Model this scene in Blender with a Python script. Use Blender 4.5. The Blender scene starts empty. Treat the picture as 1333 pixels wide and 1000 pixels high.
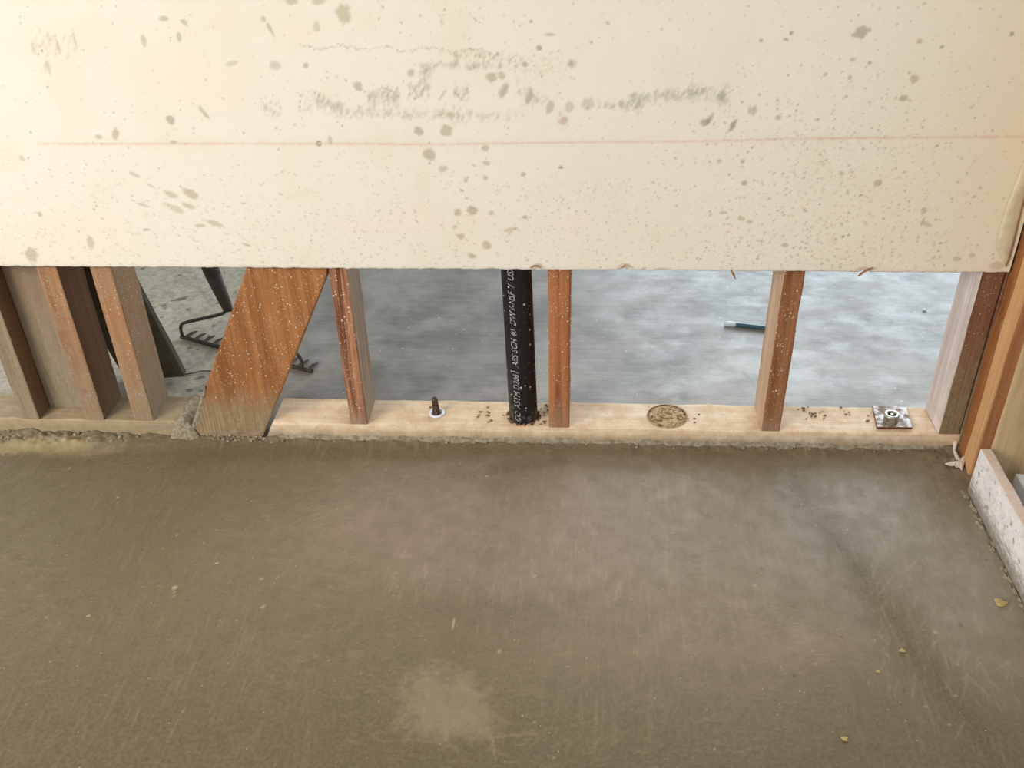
import bpy, bmesh, math, random
import numpy as np
from mathutils import Vector, Matrix, noise
random.seed(7)
rng = np.random.default_rng(7)
sc = bpy.context.scene
C = sc.collection

# ------------------------------------------------------------------ camera
CAM = Vector((0.04778, -1.55352, 1.14380))
CR = Vector((0.9978903, 0.0604135, -0.0237750))
CU = Vector((-0.0138580, 0.5559673, 0.8310886))
CF = Vector((-0.0634271, 0.8290058, -0.5556316))
FPX = 1269.107
cd = bpy.data.cameras.new('camera')
cam = bpy.data.objects.new('camera', cd); C.objects.link(cam)
cd.sensor_width = 36.0; cd.lens = FPX / 1333 * 36; cd.clip_start = 0.02
m = Matrix.Identity(4)
for i in range(3):
    m[i][0] = CR[i]; m[i][1] = CU[i]; m[i][2] = -CF[i]; m[i][3] = CAM[i]
cam.matrix_world = m
sc.camera = cam

# ------------------------------------------------------------------ world and lights
w = bpy.data.worlds.new('world'); sc.world = w; w.use_nodes = True
bg = w.node_tree.nodes['Background']
bg.inputs[0].default_value = (0.82, 0.90, 1.0, 1)
bg.inputs[1].default_value = 0.75

def area(name, loc, target, sx, sy, power, color):
    l = bpy.data.lights.new(name, 'AREA'); l.shape = 'RECTANGLE'; l.size = sx; l.size_y = sy
    l.energy = power; l.color = color
    o = bpy.data.objects.new(name, l); C.objects.link(o); o.location = loc
    o.rotation_euler = (Vector(target) - Vector(loc)).to_track_quat('-Z', 'Y').to_euler()
    return o
# daylight of the window behind and to the left of the photographer
area('front_window_light', (-2.45, -2.45, 1.8), (-0.2, 0.0, 0.5), 1.6, 1.4, 90, (1.0, 0.95, 0.885))
# daylight through the wide garage opening behind the wall
area('garage_opening_light', (1.75, 3.2, 1.2), (1.4, 0.3, 0.9), 3.2, 2.2, 125, (0.76, 0.89, 1.0))
sc.view_settings.view_transform = 'Standard'
sc.view_settings.look = 'None'
sc.view_settings.gamma = 1.0
sc.view_settings.use_curve_mapping = False
sc.view_settings.exposure = 0.0

# ------------------------------------------------------------------ helpers
def at(px, py, axis, val):
    """pixel of the photograph -> point on the plane axis = val"""
    d = CF * FPX + CR * (px - 666.5) - CU * (py - 500)
    return CAM + d * ((val - CAM[axis]) / d[axis])
FZ = -0.042      # level of the new concrete
BZ = -0.040      # level of the slab behind the wall
def wallp(px, py): return at(px, py, 1, -0.0127)
def floorp(px, py): return at(px, py, 2, FZ)

def srgb(r, g, b):
    f = lambda c: (c / 255 / 12.92) if c / 255 <= 0.04045 else ((c / 255 + 0.055) / 1.055) ** 2.4
    return (f(r), f(g), f(b), 1.0)

def tag(o, label=None, cat=None, group=None, kind=None):
    if label: o['label'] = label
    if cat: o['category'] = cat
    if group: o['group'] = group
    if kind: o['kind'] = kind
    return o

def obj(name, bm, mat, parent=None, smooth=False):
    me = bpy.data.meshes.new(name); bm.normal_update(); bm.to_mesh(me); bm.free()
    me.materials.append(mat)
    if smooth:
        for p in me.polygons: p.use_smooth = True
    o = bpy.data.objects.new(name, me); C.objects.link(o)
    if parent: o.parent = parent
    return o

def empty(name, loc=(0, 0, 0)):
    o = bpy.data.objects.new(name, None); C.objects.link(o); o.location = loc
    o.empty_display_size = 0.05
    return o

def prism(bm, poly, y0, y1):
    """polygon of (x, z) extruded from y0 to y1"""
    a = [bm.verts.new((x, y0, z)) for x, z in poly]
    b = [bm.verts.new((x, y1, z)) for x, z in poly]
    n = len(poly)
    bm.faces.new(a); bm.faces.new(b[::-1])
    for i in range(n):
        bm.faces.new((a[i], b[i], b[(i + 1) % n], a[(i + 1) % n]))
    bmesh.ops.recalc_face_normals(bm, faces=bm.faces)

def lumber_bm(x0, x1, y0, y1, z0, z1, axis=2, seg=0.02, bev=0.0025, wob=0.0006, seed=0, lean=0.0, fine_to=None):
    """a sawn board: eased edges, slightly uneven arrises, cut along its length into many rings"""
    lo = [x0, y0, z0]; hi = [x1, y1, z1]
    L0, L1 = lo[axis], hi[axis]
    o1, o2 = [a for a in range(3) if a != axis]
    stations = [L0]
    lim = fine_to if fine_to is not None else L1
    while stations[-1] + seg < min(lim, L1): stations.append(stations[-1] + seg)
    while stations[-1] + 0.25 < L1: stations.append(stations[-1] + 0.25)
    stations.append(L1)
    prof = []
    for (sa, sb) in ((0, 0), (1, 0), (1, 1), (0, 1)):
        for k in range(3):
            prof.append((sa, sb, k))
    bm = bmesh.new(); rings = []
    a0, a1, b0, b1 = lo[o1], hi[o1], lo[o2], hi[o2]
    for s in stations:
        ring = []
        for sa, sb, k in prof:
            cx = a1 - bev if sa else a0 + bev; cy = b1 - bev if sb else b0 + bev
            # corner arc
            base = {(0, 0): 180, (1, 0): 270, (1, 1): 0, (0, 1): 90}[(sa, sb)]
            ang = math.radians(base + 45 * k)
            n = noise.noise(Vector((s * 14 + seed, sa * 3.1 + seed, sb * 5.7)))
            n2 = noise.noise(Vector((s * 60 + seed, sa * 7.1, sb * 2.7 + k)))
            rr = bev * (1 + 0.5 * n)
            v = [0, 0, 0]
            v[axis] = s
            v[o1] = cx + rr * math.cos(ang) + wob * n2 + (lean * (s - L0) if o1 == 0 else 0)
            v[o2] = cy + rr * math.sin(ang) + wob * n
            ring.append(bm.verts.new(v))
        rings.append(ring)
    n = 12
    for a, b in zip(rings, rings[1:]):
        for i in range(n):
            bm.faces.new((a[i], a[(i + 1) % n], b[(i + 1) % n], b[i]))
    bm.faces.new(rings[0][::-1]); bm.faces.new(rings[-1])
    bmesh.ops.recalc_face_normals(bm, faces=bm.faces)
    return bm

def tube_bm(bm, pts, radii, n=10, caps=True):
    pts = [Vector(p) for p in pts]
    if not hasattr(radii, '__len__'): radii = [radii] * len(pts)
    rings = []; up = None
    for i, p in enumerate(pts):
        t = (pts[min(i + 1, len(pts) - 1)] - pts[max(i - 1, 0)]).normalized()
        if up is None:
            up = t.orthogonal().normalized()
        up = (up - t * up.dot(t)).normalized()
        s = t.cross(up)
        rings.append([bm.verts.new(p + (up * math.cos(a) + s * math.sin(a)) * radii[i]) for a in [2 * math.pi * k / n for k in range(n)]])
    for a, b in zip(rings, rings[1:]):
        for i in range(n):
            bm.faces.new((a[i], a[(i + 1) % n], b[(i + 1) % n], b[i]))
    if caps:
        bm.faces.new(rings[0][::-1]); bm.faces.new(rings[-1])
    return rings

def lump(bm, c, r, sub=2, squash=(1, 1, 1), rough=0.35, seed=0.0, rot=0.0):
    res = bmesh.ops.create_icosphere(bm, subdivisions=sub, radius=1.0)
    R = Matrix.Rotation(rot, 3, 'Z')
    for v in res['verts']:
        n = noise.noise(v.co * 1.6 + Vector((seed, seed * 2, 0))) + 0.5 * noise.noise(v.co * 3.7 + Vector((seed, 0, 3)))
        co = v.co * (1 + rough * n)
        v.co = R @ Vector((co.x * r * squash[0], co.y * r * squash[1], co.z * r * squash[2])) + Vector(c)

# ------------------------------------------------------------------ node helpers
class N:
    def __init__(self, name):
        self.m = bpy.data.materials.new(name); self.m.use_nodes = True
        self.t = self.m.node_tree; self.b = self.t.nodes['Principled BSDF']
    def new(self, k, **kw):
        n = self.t.nodes.new(k)
        for a, v in kw.items(): setattr(n, a, v)
        return n
    def link(self, a, b): self.t.links.new(a, b)
    def coord(self, scale=(1, 1, 1), world=True, warp=0.0):
        if world:
            g = self.new('ShaderNodeNewGeometry').outputs['Position']
        else:
            g = self.new('ShaderNodeTexCoord').outputs['Object']
        mp = self.new('ShaderNodeMapping'); mp.inputs['Scale'].default_value = scale
        self.link(g, mp.inputs[0]); return mp.outputs[0]
    def noise(self, scale=(1, 1, 1), s=1.0, detail=4, rough=0.55, off=0.0, dist=0.0):
        c = self.coord(scale)
        n = self.new('ShaderNodeTexNoise', noise_dimensions='4D')
        n.inputs['W'].default_value = off
        n.inputs['Scale'].default_value = s; n.inputs['Detail'].default_value = detail
        n.inputs['Roughness'].default_value = rough; n.inputs['Distortion'].default_value = dist
        self.link(c, n.inputs['Vector']); return n.outputs['Fac']
    def ramp(self, v, a, b, lo=0.0, hi=1.0, smooth=True):
        r = self.new('ShaderNodeMapRange', interpolation_type='SMOOTHSTEP' if smooth else 'LINEAR')
        r.inputs['From Min'].default_value = a; r.inputs['From Max'].default_value = b
        r.inputs['To Min'].default_value = lo; r.inputs['To Max'].default_value = hi
        self.link(v, r.inputs['Value']); return r.outputs[0]
    def math(self, op, a, b=None, c=None):
        n = self.new('ShaderNodeMath', operation=op)
        for i, v in enumerate((a, b, c)):
            if v is None: continue
            if isinstance(v, (int, float)): n.inputs[i].default_value = v
            else: self.link(v, n.inputs[i])
        return n.outputs[0]
    def mix(self, f, a, b, blend='MIX'):
        n = self.new('ShaderNodeMix', data_type='RGBA', blend_type=blend)
        if isinstance(f, (int, float)): n.inputs[0].default_value = f
        else: self.link(f, n.inputs[0])
        for i, v in ((6, a), (7, b)):
            if isinstance(v, tuple): n.inputs[i].default_value = v
            else: self.link(v, n.inputs[i])
        return n.outputs[2]
    def xyz(self):
        s = self.new('ShaderNodeSeparateXYZ')
        self.link(self.new('ShaderNodeNewGeometry').outputs['Position'], s.inputs[0]); return s.outputs
    def specks(self, s, size=0.35, power=3.0, scale=(1, 1, 1), off=0.0):
        c = self.coord(scale)
        v = self.new('ShaderNodeTexVoronoi', voronoi_dimensions='4D'); v.inputs['Scale'].default_value = s
        v.inputs['W'].default_value = 0.0; v.inputs['Randomness'].default_value = 1.0
        add = self.new('ShaderNodeVectorMath', operation='ADD'); add.inputs[1].default_value = (off, off * 1.7, off * .3)
        self.link(c, add.inputs[0]); self.link(add.outputs[0], v.inputs['Vector'])
        v.voronoi_dimensions = '3D'
        sp = self.new('ShaderNodeSeparateColor'); self.link(v.outputs['Color'], sp.inputs[0])
        r = self.math('MULTIPLY', self.math('POWER', sp.outputs[0], power), size)
        d = self.math('SUBTRACT', r, v.outputs['Distance'])
        return self.ramp(d, 0.0, 0.05)
    def bump(self, h, strength=0.3, dist=0.002, prev=None):
        n = self.new('ShaderNodeBump'); n.inputs['Strength'].default_value = strength
        n.inputs['Distance'].default_value = dist
        self.link(h, n.inputs['Height'])
        if prev is not None: self.link(prev, n.inputs['Normal'])
        return n.outputs[0]
    def done(self, col=None, rough=None, nrm=None, spec=0.5, metal=0.0):
        if col is not None:
            if isinstance(col, tuple): self.b.inputs['Base Color'].default_value = col
            else: self.link(col, self.b.inputs['Base Color'])
        if rough is not None:
            if isinstance(rough, (int, float)): self.b.inputs['Roughness'].default_value = rough
            else: self.link(rough, self.b.inputs['Roughness'])
        if nrm is not None: self.link(nrm, self.b.inputs['Normal'])
        self.b.inputs['Specular IOR Level'].default_value = spec
        self.b.inputs['Metallic'].default_value = metal
        return self.m

def wood(name, dark, light, axis=2, seed=0.0, mud=None, mud_top=0.10, mud_soft=0.08, weather=None, weather_amt=0.4,
         specks=0.5, speck_col=(235, 215, 185), stripes=0.6, red=None):
    """sawn timber: long grain, ring stripes, cement film near the floor, paint and cement splatter"""
    n = N(name)
    sc_ = [70, 70, 70]; sc_[axis] = 2.2
    g1 = n.noise(tuple(sc_), 1.0, 5, 0.6, off=seed, dist=0.6)
    sc2 = [18, 18, 18]; sc2[axis] = 0.8
    g2 = n.noise(tuple(sc2), 1.0, 3, 0.5, off=seed + 3, dist=1.2)
    sc3 = [260, 260, 260]; sc3[axis] = 9
    g3 = n.noise(tuple(sc3), 1.0, 2, 0.5, off=seed + 5)
    grain = n.math('ADD', n.math('MULTIPLY', g1, stripes), n.math('MULTIPLY', g2, 1 - stripes))
    grain = n.math('ADD', grain, n.math('MULTIPLY', n.math('SUBTRACT', g3, 0.5), 0.25))
    col = n.mix(n.ramp(grain, 0.34, 0.66), srgb(*dark), srgb(*light))
    big = n.noise((1, 1, 1), 9.0, 3, 0.6, off=seed + 8)
    if red:
        col = n.mix(n.ramp(big, 0.52, 0.68, 0, 0.8), col, srgb(*red))
    if weather:
        wn = n.noise((1, 1, 1), 26.0, 5, 0.65, off=seed + 11)
        col = n.mix(n.ramp(wn, 0.42, 0.62, 0, weather_amt), col, srgb(*weather))
    z = n.xyz()[2]
    if mud:
        mn = n.noise((1, 1, 0.5), 40.0, 5, 0.65, off=seed + 14)
        h = n.math('ADD', z, n.math('MULTIPLY', n.math('SUBTRACT', mn, 0.5), mud_soft * 2.2))
        f = n.ramp(h, mud_top - mud_soft, mud_top + mud_soft, 0.93, 0.0)
        mv = n.mix(n.noise((1, 1, 1), 90.0, 4, 0.6, off=seed), srgb(*[int(c * .82) for c in mud]), srgb(*[min(255, int(c * 1.16)) for c in mud]))
        mv = n.mix(n.ramp(g3, 0.4, 0.62, 0, 0.3), mv, srgb(*[int(c * .7) for c in dark]))
        col = n.mix(f, col, mv)
    if specks > 0:
        s1 = n.specks(200, 0.38, 3.4, off=seed)
        s2 = n.specks(420, 0.42, 2.2, off=seed + 2)
        sm = n.ramp(n.noise((1, 1, 1), 16.0, 3, 0.6, off=seed + 21), 0.38, 0.6)
        if mud:
            sm = n.math('MULTIPLY', sm, n.math('SUBTRACT', 1.0, f)); s1 = n.math('MULTIPLY', s1, n.math('SUBTRACT', 1.0, n.math('MULTIPLY', f, .7)))
        s = n.math('MULTIPLY', n.math('MAXIMUM', s1, n.math('MULTIPLY', s2, sm)), specks * .85)
        col = n.mix(s, col, srgb(*speck_col))
    nb = n.bump(grain, 0.5, 0.002)
    nb = n.bump(g3, 0.35, 0.0008, nb)
    return n.done(col, 0.72, nb, 0.25)

# ------------------------------------------------------------------ painted grids (stains, marks, painted light falloff)
def lines(*parts):
    out = []
    for a, b, s in parts:
        k = max(1, int(round((b - a) / s)))
        out += list(np.linspace(a, b, k + 1)[:-1])
    out.append(parts[-1][1]); return np.array(out)

class Canvas:
    def __init__(self, U, V, base):
        self.U, self.V = np.meshgrid(U, V)      # rows = V
        self.c = np.zeros(self.U.shape + (3,)); self.c[:] = base[:3]
        self.h = np.zeros(self.U.shape)
        self.n1 = self.fbm(55, 1); self.n2 = self.fbm(190, 2)
    def fbm(self, s, seed, octs=3, su=1.0, sv=1.0):
        r = np.random.default_rng(seed); out = np.zeros(self.U.shape); amp = 1.0; tot = 0
        for k in range(octs):
            T = r.random((64, 64)); f = s * 2 ** k
            x = self.U * f * su + 31.7 * k; y = self.V * f * sv + 17.3 * k
            xi = np.floor(x).astype(int); yi = np.floor(y).astype(int)
            fx = x - xi; fy = y - yi; fx = fx * fx * (3 - 2 * fx); fy = fy * fy * (3 - 2 * fy)
            g = lambda i, j: T[(yi + j) % 64, (xi + i) % 64]
            v = (g(0, 0) * (1 - fx) + g(1, 0) * fx) * (1 - fy) + (g(0, 1) * (1 - fx) + g(1, 1) * fx) * fy
            out += amp * v; tot += amp; amp *= .5
        return out / tot
    def put(self, mask, col, a):
        mk = np.clip(mask * a, 0, 1)[..., None]
        self.c = self.c * (1 - mk) + np.array(col[:3]) * mk
    def window(self, u, v, r):
        us = self.U[0]; vs = self.V[:, 0]
        i0, i1 = np.searchsorted(us, (u - r, u + r)); j0, j1 = np.searchsorted(vs, (v - r, v + r))
        return slice(max(j0 - 1, 0), j1 + 1), slice(max(i0 - 1, 0), i1 + 1)
    def spot(self, u, v, ru, rv=None, ang=0.0, col=(0, 0, 0), a=1.0, soft=0.25, rough=0.5, ring=0.0):
        rv = rv or ru; R = max(ru, rv) * (1.6 + soft)
        s = self.window(u, v, R)
        if self.U[s].size == 0: return
        du = self.U[s] - u; dv = self.V[s] - v
        ca, sa = math.cos(ang), math.sin(ang)
        x = (du * ca + dv * sa) / ru; y = (-du * sa + dv * ca) / rv
        d = np.sqrt(x * x + y * y) + (self.n2[s] - .5) * rough + (self.n1[s] - .5) * rough
        mk = np.clip((1 + soft - d) / (2 * soft), 0, 1)
        if ring: mk = mk * (1 - ring * np.clip((1 - d) * 1.3, 0, 1))
        mk = (mk * a)[..., None]
        self.c[s] = self.c[s] * (1 - mk) + np.array(col[:3]) * mk
    def stroke(self, pts, wd, col, a, rough=0.6, soft=0.5, patchy=0.0):
        lo = np.full(self.U.shape, 9.0)
        for (u0, v0), (u1, v1) in zip(pts, pts[1:]):
            du, dv = u1 - u0, v1 - v0; L = du * du + dv * dv + 1e-12
            t = np.clip(((self.U - u0) * du + (self.V - v0) * dv) / L, 0, 1)
            lo = np.minimum(lo, np.hypot(self.U - u0 - t * du, self.V - v0 - t * dv))
        d = lo / wd + (self.n2 - .5) * rough
        mk = np.clip((1 + soft - d) / (2 * soft), 0, 1)
        if patchy: mk = mk * np.clip((self.n2 - .5) * 6 * patchy + .7, 0, 1)
        self.put(mk, col, a)
    def soft(self, u, v, ru, rv, ang, col, a, rough=0.4):
        du = self.U - u; dv = self.V - v
        ca, sa = math.cos(ang), math.sin(ang)
        x = (du * ca + dv * sa) / ru; y = (-du * sa + dv * ca) / rv
        d = x * x + y * y + (self.n1 - .5) * rough
        self.put(np.exp(-np.clip(d, 0, 9)), col, a)

def grid_mesh(name, P, col, mat, extra=None):
    """P: (rows, cols, 3) points -> mesh with a colour attribute; extra(verts list) adds more geometry"""
    R, K = P.shape[:2]
    verts = P.reshape(-1, 3); nv = len(verts)
    idx = np.arange(nv).reshape(R, K)
    faces = np.stack([idx[:-1, :-1], idx[:-1, 1:], idx[1:, 1:], idx[1:, :-1]], -1).reshape(-1, 4)
    cols = col.reshape(-1, 3)
    if extra is not None:
        ev, ef, ec = extra(idx, nv, P, col)
        verts = np.vstack([verts, ev]); faces = np.vstack([faces, ef]); cols = np.vstack([cols, ec])
    me = bpy.data.meshes.new(name)
    me.vertices.add(len(verts)); me.vertices.foreach_set('co', verts.astype(np.float32).ravel())
    me.loops.add(faces.size); me.loops.foreach_set('vertex_index', faces.astype(np.int32).ravel())
    me.polygons.add(len(faces)); me.polygons.foreach_set('loop_start', np.arange(0, faces.size, 4, dtype=np.int32))
    me.polygons.foreach_set('loop_total', np.full(len(faces), 4, dtype=np.int32))
    me.update(calc_edges=True)
    ca = me.color_attributes.new('stain', 'FLOAT_COLOR', 'POINT')
    ca.data.foreach_set('color', np.hstack([cols, np.ones((len(cols), 1))]).astype(np.float32).ravel())
    me.materials.append(mat)
    me.validate()
    o = bpy.data.objects.new(name, me); C.objects.link(o)
    return o

# ================================================================== DRYWALL (the wall towards the room)
ZB = 0.3545
WX0, WX1 = -2.6, 0.7885
U = lines((WX0, -1.10, 0.05), (-1.10, WX1, 0.002))
V = lines((ZB, 0.88, 0.002), (0.88, 2.42, 0.05))
cv = Canvas(U, V, srgb(244, 237, 221))
# paper tone differs over the sheet; right end painted tan for weaker light
cv.soft(0.45, 0.42, 0.42, 0.17, 0, srgb(246, 233, 212), 0.75, 0.6)
cv.soft(0.75, 0.65, 0.22, 0.5, 0, srgb(240, 222, 188), 0.75, 0.5)
cv.put(np.clip((cv.fbm(14, 5) - .5) * 3, 0, 1), srgb(238, 226, 200), 0.35)
cv.put(np.clip((cv.fbm(9, 6, su=.4) - .55) * 5, 0, 1), srgb(247, 232, 214), 0.5)
GR = srgb(168, 163, 138); BR = srgb(178, 156, 126); TAN = srgb(188, 172, 140); DK = srgb(128, 122, 104); OL = srgb(172, 168, 130)
def W(px, py): p = wallp(px, py); return p.x, p.z
PX = 0.00142
def wspot(px, py, rx, ry=None, ang=0.0, col=GR, a=0.75, **k):
    u, v = W(px, py); cv.spot(u, v, rx * PX * .88, (ry or rx) * PX * .88, -ang, col, a * .86, **k)
for s in [(447, 17, 9, 11, .2, OL), (380, 1, 9, 5, 0, OL), (415, 1, 8, 5, 0, TAN), (187, 53, 3.5, 9, 0.1, TAN), (233, 48, 3.5, 7, .1, GR),
          (221, 155, 6, 6, .3, GR, .9), (265, 146, 3, 10, -.55, GR), (150, 174, 4, 9, .25, BR), (129, 178, 5, 3, 0, TAN), (226, 185, 5, 2, 0, GR),
          (41, 333, 9, 12, 0, TAN, .9), (118, 315, 4.5, 11, .1, TAN), (222, 253, 11, 4, .45, TAN), (250, 253, 11, 6, .5, TAN, .9), (228, 272, 14, 5, .5, TAN, .6), (246, 268, 8, 4, .4, TAN),
          (276, 290, 13, 4, .35, TAN), (262, 294, 8, 2.5, 0, TAN), (322, 319, 6, 2, .3, GR), (190, 299, 5, 2.5, 0, GR), (213, 24, 5, 3, 0, GR), (240, 29, 4, 3, .5, GR), (52, 279, 3, 3, 0, GR),
          (28, 206, 4, 4, .5, GR, .5), (176, 228, 9, 2.5, .5, GR, .6), (196, 242, 7, 2, .6, GR, .6), (186, 267, 8, 2, .3, GR, .6), (358, 85, 7, 6, 0, GR, .55), (398, 85, 4, 4, 0, GR, .8), (304, 82, 8, 3, -.2, GR, .5),
          (343, 25, 3, 3, 0, GR), (352, 38, 2, 7, -.4, GR), (412, 36, 4, 6, 0, GR, .5), (430, 183, 3, 6, 0, TAN),
          (466, 112, 6, 6, 0, GR, .8), (535, 95, 4.5, 4.5, 0, GR), (546, 171, 5.5, 5.5, 0, GR, .85), (581, 170, 7, 7, 0, OL, .9), (560, 202, 8, 7, .4, BR, .8),
          (577, 220, 6, 4.5, 0, TAN), (632, 193, 4, 4, 0, BR), (633, 212, 4.5, 3, .3, BR), (632, 232, 4, 4, 0, TAN), (606, 235, 2.5, 3, 0, GR), (681, 227, 4, 3, 0, DK, .7),
          (596, 276, 6.5, 5.5, 0, TAN, .95), (615, 274, 7, 6, .2, TAN, 1.0), (640, 277, 4, 3.5, 0, TAN), (683, 283, 3.5, 3, 0, GR, .9), (601, 248, 2.5, 2.5, 0, GR), (608, 258, 2.5, 2, 0, GR), (592, 295, 3, 2.5, 0, GR),
          (600, 308, 4.5, 4, 0, BR), (633, 319, 6, 6, 0, TAN, .9), (615, 333, 5.5, 4.5, 0, TAN, .9), (640, 100, 7, 6, 0, TAN, .9), (653, 98, 5, 4.5, 0, BR, .7), (684, 84, 4.5, 4, 0, DK, .7),
          (702, 62, 3, 3, 0, DK, .8), (691, 28, 2, 2, 0, DK, .7), (717, 45, 6, 2, 0, GR), (791, 30, 3, 2, .5, DK, .6), (730, 218, 2.5, 2.5, 0, DK, .9), (665, 299, 8, 3, -.2, TAN, .7),
          (656, 117, 5, 10, .5, DK, .55), (690, 126, 4, 9, .5, DK, .6), (716, 138, 5, 8, .2, GR, .7), (741, 138, 5, 7, 0, GR, .6), (765, 136, 7, 7, .4, GR, .55), (733, 158, 5, 6, .3, TAN, .7),
          (918, 159, 6, 5, -.6, DK, .75), (924, 155, 3.5, 6, .6, DK, .7), (954, 163, 4, 8.5, .45, DK, .9), (1013, 153, 4, 4, 0, TAN, .9), (1122, 42, 8.5, 7, 0, GR, .95),
          (1030, 43, 2.5, 2.5, 0, DK, .8), (1023, 51, 2, 2, 0, DK), (991, 53, 2, 2, 0, DK, .7), (1197, 54, 2.7, 2.5, 0, BR), (1132, 82, 2.5, 2.5, 0, DK, .8), (1226, 61, 2.2, 2.2, 0, DK, .7),
          (1190, 103, 4.5, 4, .5, BR), (1177, 128, 4.5, 4, 0, GR, .9), (1074, 97, 3, 3, 0, BR), (1110, 78, 3.5, 3, 0, TAN), (1106, 101, 3, 3, 0, BR), (1317, 44, 2.5, 2.5, 0, DK, .8),
          (969, 238, 4, 3.5, 0, BR, .9), (936, 210, 3, 3, 0, BR), (967, 210, 2.5, 3, 0, BR), (1143, 238, 5, 4, 0, BR, .8), (1095, 226, 4, 3, 0, TAN), (1121, 254, 3.5, 2, 0, BR), (1203, 275, 3.5, 4, 0, TAN),
          (1206, 292, 8, 3, .5, TAN), (1201, 289, 2, 6, 0, TAN), (965, 285, 4, 3, 0, TAN), (976, 289, 4, 3, 0, TAN), (1022, 319, 4, 2.5, 0, BR), (991, 314, 3, 3, 0, BR), (1246, 337, 5, 4, .3, TAN), (1265, 333, 4, 4, 0, TAN), (1105, 306, 2, 2, 0, DK), (1097, 308, 2, 2, 0, DK), (942, 277, 5, 2, 0, TAN)]:
    px, py, rx, ry = s[:4]; ang = s[4] if len(s) > 4 else 0; col = s[5] if len(s) > 5 else GR; a = s[6] if len(s) > 6 else .75
    wspot(px, py, rx, ry, ang, col, a * .86, rough=.75)
# ringed droplets
wspot(581, 170, 4, 4, 0, srgb(214, 205, 176), .7); wspot(415, 187, 3.6, 3.6, 0, srgb(96, 92, 84), .95, rough=.1, soft=.2); wspot(415, 187, 1.8, 1.8, 0, srgb(232, 224, 205), 1, rough=.05)
# smudged rows left by a dirty tool or hand
def smudge(px, py, n, sx, sy, r=(1.2, 3.4), col=GR, a=.5, asp=1.0, ang=0.5):
    for _ in range(n):
        x = px + random.uniform(-sx, sx); y = py + random.gauss(0, sy * .55)
        q = random.uniform(*r)
        wspot(x, y, q * .6, q * asp, ang + random.uniform(-.6, .6), col, a * .5 * random.uniform(.3, 1), rough=.9)
for px, py, n, sx, sy in [(70, 58, 60, 28, 16), (62, 85, 14, 4, 14), (352, 140, 40, 14, 12), (415, 137, 80, 26, 14), (500, 130, 60, 20, 12), (420, 132, 30, 8, 8), (440, 138, 26, 14, 8),
                          (494, 125, 60, 18, 11), (510, 122, 40, 10, 10), (545, 118, 60, 14, 12), (600, 120, 60, 10, 12), (556, 95, 50, 10, 14), (478, 147, 70, 36, 6), (540, 148, 80, 40, 5), (610, 150, 70, 40, 7),
                          (640, 86, 80, 34, 5), (572, 84, 50, 26, 4), (684, 118, 30, 12, 9), (820, 137, 70, 16, 8), (835, 128, 60, 18, 7), (868, 122, 50, 16, 7), (885, 125, 60, 20, 8), (918, 121, 90, 26, 9), (943, 128, 50, 8, 12),
                          (790, 137, 30, 12, 6), (700, 130, 40, 14, 6), (980, 144, 26, 5, 5), (745, 83, 26, 6, 4)]:
    smudge(px, py, n, sx, sy, asp=1.5)
smudge(620, 72, 60, 30, 4, col=OL, a=.5); smudge(655, 75, 60, 28, 6, col=OL, a=.6)
smudge(705, 90, 130, 34, 15, r=(1, 2.6), col=srgb(214, 178, 140), a=.6); smudge(590, 150, 60, 12, 10, col=srgb(204, 170, 138), a=.5); smudge(665, 150, 50, 18, 8, col=srgb(230, 196, 168), a=.5); smudge(733, 155, 40, 8, 12, col=srgb(206, 170, 150), a=.5)
# letter-like strokes of the smudged row
for x0, y0, x1, y1 in [(487, 130, 497, 112), (497, 114, 509, 118), (511, 128, 517, 114), (537, 113, 545, 127), (545, 127, 553, 112), (572, 130, 580, 118), (592, 118, 600, 130), (600, 130, 608, 116), (536, 108, 529, 112), (652, 126, 660, 112), (60, 42, 66, 58), (72, 46, 78, 70), (94, 38, 100, 62), (60, 80, 66, 98), (573, 20, 576, 32), (612, 18, 620, 27)]:
    cv.stroke([W(x0, y0), W(x1, y1)], 0.0018, GR, .45, patchy=.6)
# row of small scuffs at the very top of the smudges
for px in range(392, 640, 3):
    py = 60 + 0.03 * (px - 392) + 3 * math.sin(px * .11)
    wspot(px + random.uniform(-1, 1), py + random.uniform(-2, 2), random.uniform(.7, 1.8), random.uniform(.8, 2.2), random.random() * 3, GR, random.uniform(.2, .65))
# red chalk line snapped along the sheet
chalk = [W(50, 187.5), W(250, 187), W(430, 187), W(560, 188), W(730, 185.5), W(880, 184.5), W(1040, 180.5), W(1333, 178)]
cv.stroke(chalk, 0.0014, srgb(214, 150, 130), .6, rough=.3, soft=.9, patchy=.2)
cv.stroke(chalk, 0.006, srgb(240, 205, 186), .25, rough=1.0, soft=1.0, patchy=.4)
# splatter: round drops to the right, slanting streaks to the lower left
BRs = [srgb(176, 150, 118), srgb(160, 136, 108), srgb(190, 170, 140), srgb(150, 140, 118)]
for _ in range(1900):
    px = random.triangular(820, 1333, 1090); py = 60 + 295 * random.random() ** .55
    wspot(px, py, random.choice([.7, .8, .9, 1, 1.3, 1.8]), None, 0, random.choice(BRs), random.uniform(.15, .62), rough=.3)
for _ in range(1000):
    px = random.uniform(0, 620); py = 190 + 160 * random.random() ** .5
    r = random.choice([.7, .8, 1, 1.2])
    wspot(px, py, r * random.uniform(1.2, 3), r * .8, random.uniform(.2, .9), random.choice([GR, DK, TAN]), random.uniform(.12, .5), rough=.4)
for _ in range(800):
    px = random.uniform(0, 1333); py = random.uniform(-20, 350)
    wspot(px, py, random.uniform(.6, 1.6), None, 0, random.choice([GR, DK, TAN, BRs[0]]), random.uniform(.2, .7), rough=.4)
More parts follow.
